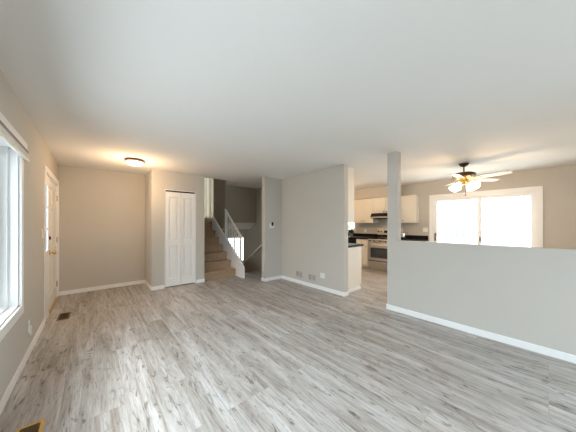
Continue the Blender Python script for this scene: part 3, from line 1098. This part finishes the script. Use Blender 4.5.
dw = thing('dishwasher', 'black dishwasher front left of the narrow base cabinet', 'dishwasher', (6.45, 4.2, 0))
MB().box(XF + .02, XR - .01, 3.90, 4.505, .1, .873).box(XF + .08, XR - .01, 3.90, 4.505, .002, .1).build('body', BLACKMATTE, dw)
MB().box(XF - .005, XF + .019, 3.902, 4.503, .105, .75, .006).build('door', BLACK, dw)
MB().box(XF - .01, XF + .019, 3.902, 4.503, .755, .872, .006).box(XF - .03, XF - .01, 4.0, 4.4, .76, .785, .005).build('control_panel', BLACK, dw)

# stove
sv = thing('stove', 'stainless steel range with black cooktop under the range hood', 'stove', (6.45, 3.11, 0))
sy0, sy1 = 2.738, 3.488
SX = 6.12
MB().box(SX + .03, XR - .03, sy0, sy1, .09, .895, .004).box(SX + .09, XR - .03, sy0 + .03, sy1 - .03, .002, .09).build('body', STEEL, sv)
MB().box(SX + .0, XR - .03, sy0, sy1, .897, .922, .006).build('cooktop', BLACK, sv)
for (x, y) in ((6.28, 2.93), (6.28, 3.30), (6.56, 2.93), (6.56, 3.30)):
    mb = MB()
    mb.lathe([(.085, 0), (.085, .004), (.07, .006), (.02, .007)], (x, y, .9222), (0, 0, 1), 28)
    mb.build('burner', BLACKMATTE, sv, True)
mb = MB().prism([(XR - .12, .925), (XR - .03, .925), (XR - .03, 1.20), (XR - .085, 1.20)], 'y', sy0, sy1, .006)
bgd = mb.build('backguard', STEEL, sv)
dsp = MB().prism([(XR - .110, 1.06), (XR - .095, 1.06), (XR - .085, 1.14), (XR - .099, 1.14)], 'y', 2.96, 3.27).build('display', BLACK, bgd)
dsp = MB().prism([(XR - .1235, .926), (XR - .10, .926), (XR - .10, 1.02), (XR - .1075, 1.02)], 'y', sy0 + .002, sy1 - .002).build('lower_panel', BLACK, bgd)
for y in (2.79, 2.87, 3.36, 3.44):
    MB().lathe([(.022, 0), (.020, .02), (.006, .024)], (XR - .102, y, 1.10), (-1, 0, .15), 16).build('dial', BLACKMATTE, bgd, True)
fp = MB().box(SX, SX + .03, sy0, sy1, .80, .895, .006).build('control_strip', STEEL, sv)
for y in (2.82, 2.94, 3.11, 3.28, 3.41):
    MB().lathe([(.021, 0), (.021, .006), (.017, .025), (.005, .028)], (SX, y, .85), (-1, 0, 0), 18).build('knob', BLACKMATTE, fp, True)
od = MB().box(SX - .012, SX + .03, sy0 + .003, sy1 - .003, .285, .792, .008).build('oven_door', STEEL, sv)
MB().box(SX - .014, SX - .011, sy0 + .10, sy1 - .10, .37, .655, .001).build('oven_window', OVENGLASS, od)
MB().cyl((SX - .055, sy0 + .06, .735), (SX - .055, sy1 - .06, .735), .013).cyl((SX - .055, sy0 + .09, .735), (SX - .01, sy0 + .09, .735), .009).cyl((SX - .055, sy1 - .09, .735), (SX - .01, sy1 - .09, .735), .009).build('handle', STEEL, od, True)
dwv = MB().box(SX - .008, SX + .03, sy0 + .003, sy1 - .003, .095, .262, .008).build('drawer', STEEL, sv)
MB().box(SX - .03, SX - .006, sy0 + .06, sy1 - .06, .222, .246, .006).build('handle', STEEL, dwv)
MB().box(SX + .004, SX + .031, sy0 + .004, sy1 - .004, .263, .284).build('drawer_gap', BLACKMATTE, sv)

hd = thing('range_hood', 'black and steel range hood under the short wall cabinet', 'range hood', (6.5, 3.115, 1.47))
mb = MB().prism([(6.28, 1.52), (6.28, 1.575), (6.33, 1.652), (XR - .002, 1.652), (XR - .002, 1.50), (6.34, 1.50)], 'y', 2.738, 3.494, .006)
mb.build('canopy', BLACK, hd)
MB().box(6.262, 6.282, 2.738, 3.494, 1.515, 1.548, .005).build('front_lip', STEEL, hd)
MB().box(6.36, XR - .06, 2.80, 3.43, 1.488, 1.499).build('filter', BLACKMATTE, hd)

# plant
px, py, pz = 6.24, 4.13, .919
pl = thing('potted_plant', 'small green potted plant in grey pot on the black countertop', 'plant', (px, py, pz))
MB().lathe([(.038, 0), (.050, .004), (.062, .10), (.066, .125), (.060, .125), (.055, .10), (.02, .095)], (px, py, pz), (0, 0, 1), 28).build('pot', POT, pl, True)
MB().lathe([(.052, .098), (.03, .104), (.002, .106)], (px, py, pz), (0, 0, 1), 20).build('soil', SOIL, pl)
mb = MB()
rnd = random.Random(3)
for i in range(70):
    a = rnd.uniform(0, 2 * PI)
    el = rnd.uniform(.15, 1.25)
    r0 = rnd.uniform(0, .04)
    ln = rnd.uniform(.09, .17)
    b0 = Vector((px + r0 * math.cos(a), py + r0 * math.sin(a), pz + .10 + rnd.uniform(0, .04)))
    tp = b0 + Vector((math.cos(a) * math.cos(el), math.sin(a) * math.cos(el), math.sin(el))) * ln
    mb.leaf(b0, tp, rnd.uniform(.025, .045), rnd.uniform(.0, .03))
mb.build('leaves', LEAF, pl, True)

# toaster
ts = thing('toaster', 'shiny chrome toaster on the black counter just right of the wall post', 'toaster', (6.5, 2.62, .919))
tx, ty = 6.5, 2.63
MB().box(tx - .14, tx + .14, ty - .08, ty + .08, .935, 1.105, .03).build('body', CHROME, ts, True)
MB().box(tx - .135, tx + .135, ty - .078, ty + .078, .919, .9345, .004).build('base', BLACKMATTE, ts)
for y in (ty - .03, ty + .03):
    MB().box(tx - .10, tx + .10, y - .012, y + .012, 1.1035, 1.1075).build('slot', BLACKMATTE, ts)
MB().box(tx - .165, tx - .139, ty - .02, ty + .02, 1.05, 1.068, .004).build('lever', BLACKMATTE, ts)

sw2 = thing('light_switch', 'double white switch plate between wall cabinet and patio door', 'light switch', (XR, 2.175, 1.17))
MB().box(XR - .006, XR, 2.115, 2.235, 1.115, 1.235, .002).build('plate', PLASTIC, sw2)
for y in (2.15, 2.20):
    MB().box(XR - .014, XR - .006, y - .008, y + .008, 1.16, 1.19, .002).build('toggle', PLASTIC, sw2)
ok = thing('wall_outlet', 'white wall outlet on the kitchen wall between plant and stove', 'outlet', (XR, 3.95, 1.12))
MB().box(XR - .006, XR, 3.915, 3.985, 1.06, 1.175, .002).build('plate', PLASTIC, ok)
for z in (1.09, 1.135):
    MB().box(XR - .009, XR - .006, 3.935, 3.965, z, z + .03, .002).build('receptacle', PLASTIC, ok)

# ceiling lamp added to brighten the kitchen, unseen behind the partition
kl = thing('ceiling_light', 'added round flush ceiling light brightening the kitchen, unseen behind the partition', 'ceiling light', (5.0, 4.0, H))
MB().lathe(ring, (5.0, 4.0, H), (0, 0, 1), 40, False).build('ring', PANBROWN, kl, True)
MB().lathe(prof, (5.0, 4.0, H), (0, 0, 1), 40, False).build('glass_bowl', DOMEGLASS, kl, True)
lamp('kitchen_fill_added', (5.0, 4.0, H - .22), KITCHEN_FILL_W, WARM, .12)
lamp('hall_fill_added', (4.3, 7.3, 3.7), HALL_FILL_W, (1.0, .78, .55), .12)  # added fill lamp without a fixture, lifts the stairs and landing

# ------------------------------------------------------------------ outside
struct(MB().box(-60, 80, -60, 80, -2.2, -2.0).build('ground', CONCRETE))
struct(MB().box(XR + .16, 10.2, -1.5, 4.0, -.20, -.05).build('floor_deck', DECK))
hs = thing('neighbor_house', 'pale two storey house with windows outside the patio door', 'house', (17.0, 4.0, -2.0))
mb = MB()
hx0 = 16.0
mb.box(hx0, hx0 + 8, -6.0, 12.0, -2.0, 5.6)
for i in range(36):
    z = -2.0 + i * .21
    mb.box(hx0 - .015, hx0, -6.0, 12.0, z, z + .20)
mb.build('siding', SIDING, hs)
mb = MB().prism([(hx0 - .6, 5.6), (hx0 + 4, 8.2), (hx0 + 8.6, 5.6)], 'y', -6.5, 12.5)
mb.build('roof', ROOFING, hs)


def far_window(y0, y1, z0, z1):
    m_ = MB()
    x = hx0 - .05
    m_.box(x, hx0 - .0155, y0 - .08, y0, z0 - .08, z1 + .08).box(x, hx0 - .0155, y1, y1 + .08, z0 - .08, z1 + .08)
    m_.box(x, hx0 - .0155, y0, y1, z0 - .08, z0).box(x, hx0 - .0155, y0, y1, z1, z1 + .08)
    m_.box(x + .01, hx0 - .0155, (y0 + y1) / 2 - .03, (y0 + y1) / 2 + .03, z0, z1)
    f_ = m_.build('window', FARFRAME, hs)
    MB().box(x + .02, hx0 - .0155, y0, y1, z0, z1).build('pane', FARGLASS, f_)


far_window(3.86, 4.17, 2.28, 2.60)
far_window(3.68, 4.13, .50, 1.06)
far_window(3.10, 3.56, .50, 1.06)
far_window(.52, .80, 2.45, 2.75)

bush = thing('garden_bush', 'green bush outside, low in the kitchen window behind the plant', 'bush', (8.7, 5.7, -2.0))
MB().cyl((8.7, 5.7, -2.0), (8.7, 5.7, .5), .06, 12, .03).build('stem', plain('bark', (.12, .08, .05), .9, noise=.2), bush)
mb = MB()
rnd = random.Random(11)
p_z = .34
for i in range(420):
    d = Vector((rnd.gauss(0, 1), rnd.gauss(0, 1), rnd.gauss(0, 1))).normalized()
    rr = rnd.uniform(.45, 1.0)
    p = Vector((8.7 + d.x * .6 * rr, 5.7 + d.y * .85 * rr, p_z + d.z * .98 * rr))
    q = (d + Vector((rnd.uniform(-.7, .7), rnd.uniform(-.7, .7), rnd.uniform(-.4, .9)))).normalized()
    mb.leaf(p, p + q * rnd.uniform(.14, .24), rnd.uniform(.06, .10), .02)
mb.build('leaves', plain('bush_leaf', (.16, .26, .07), .6, noise=.35, scale=15), bush, True)
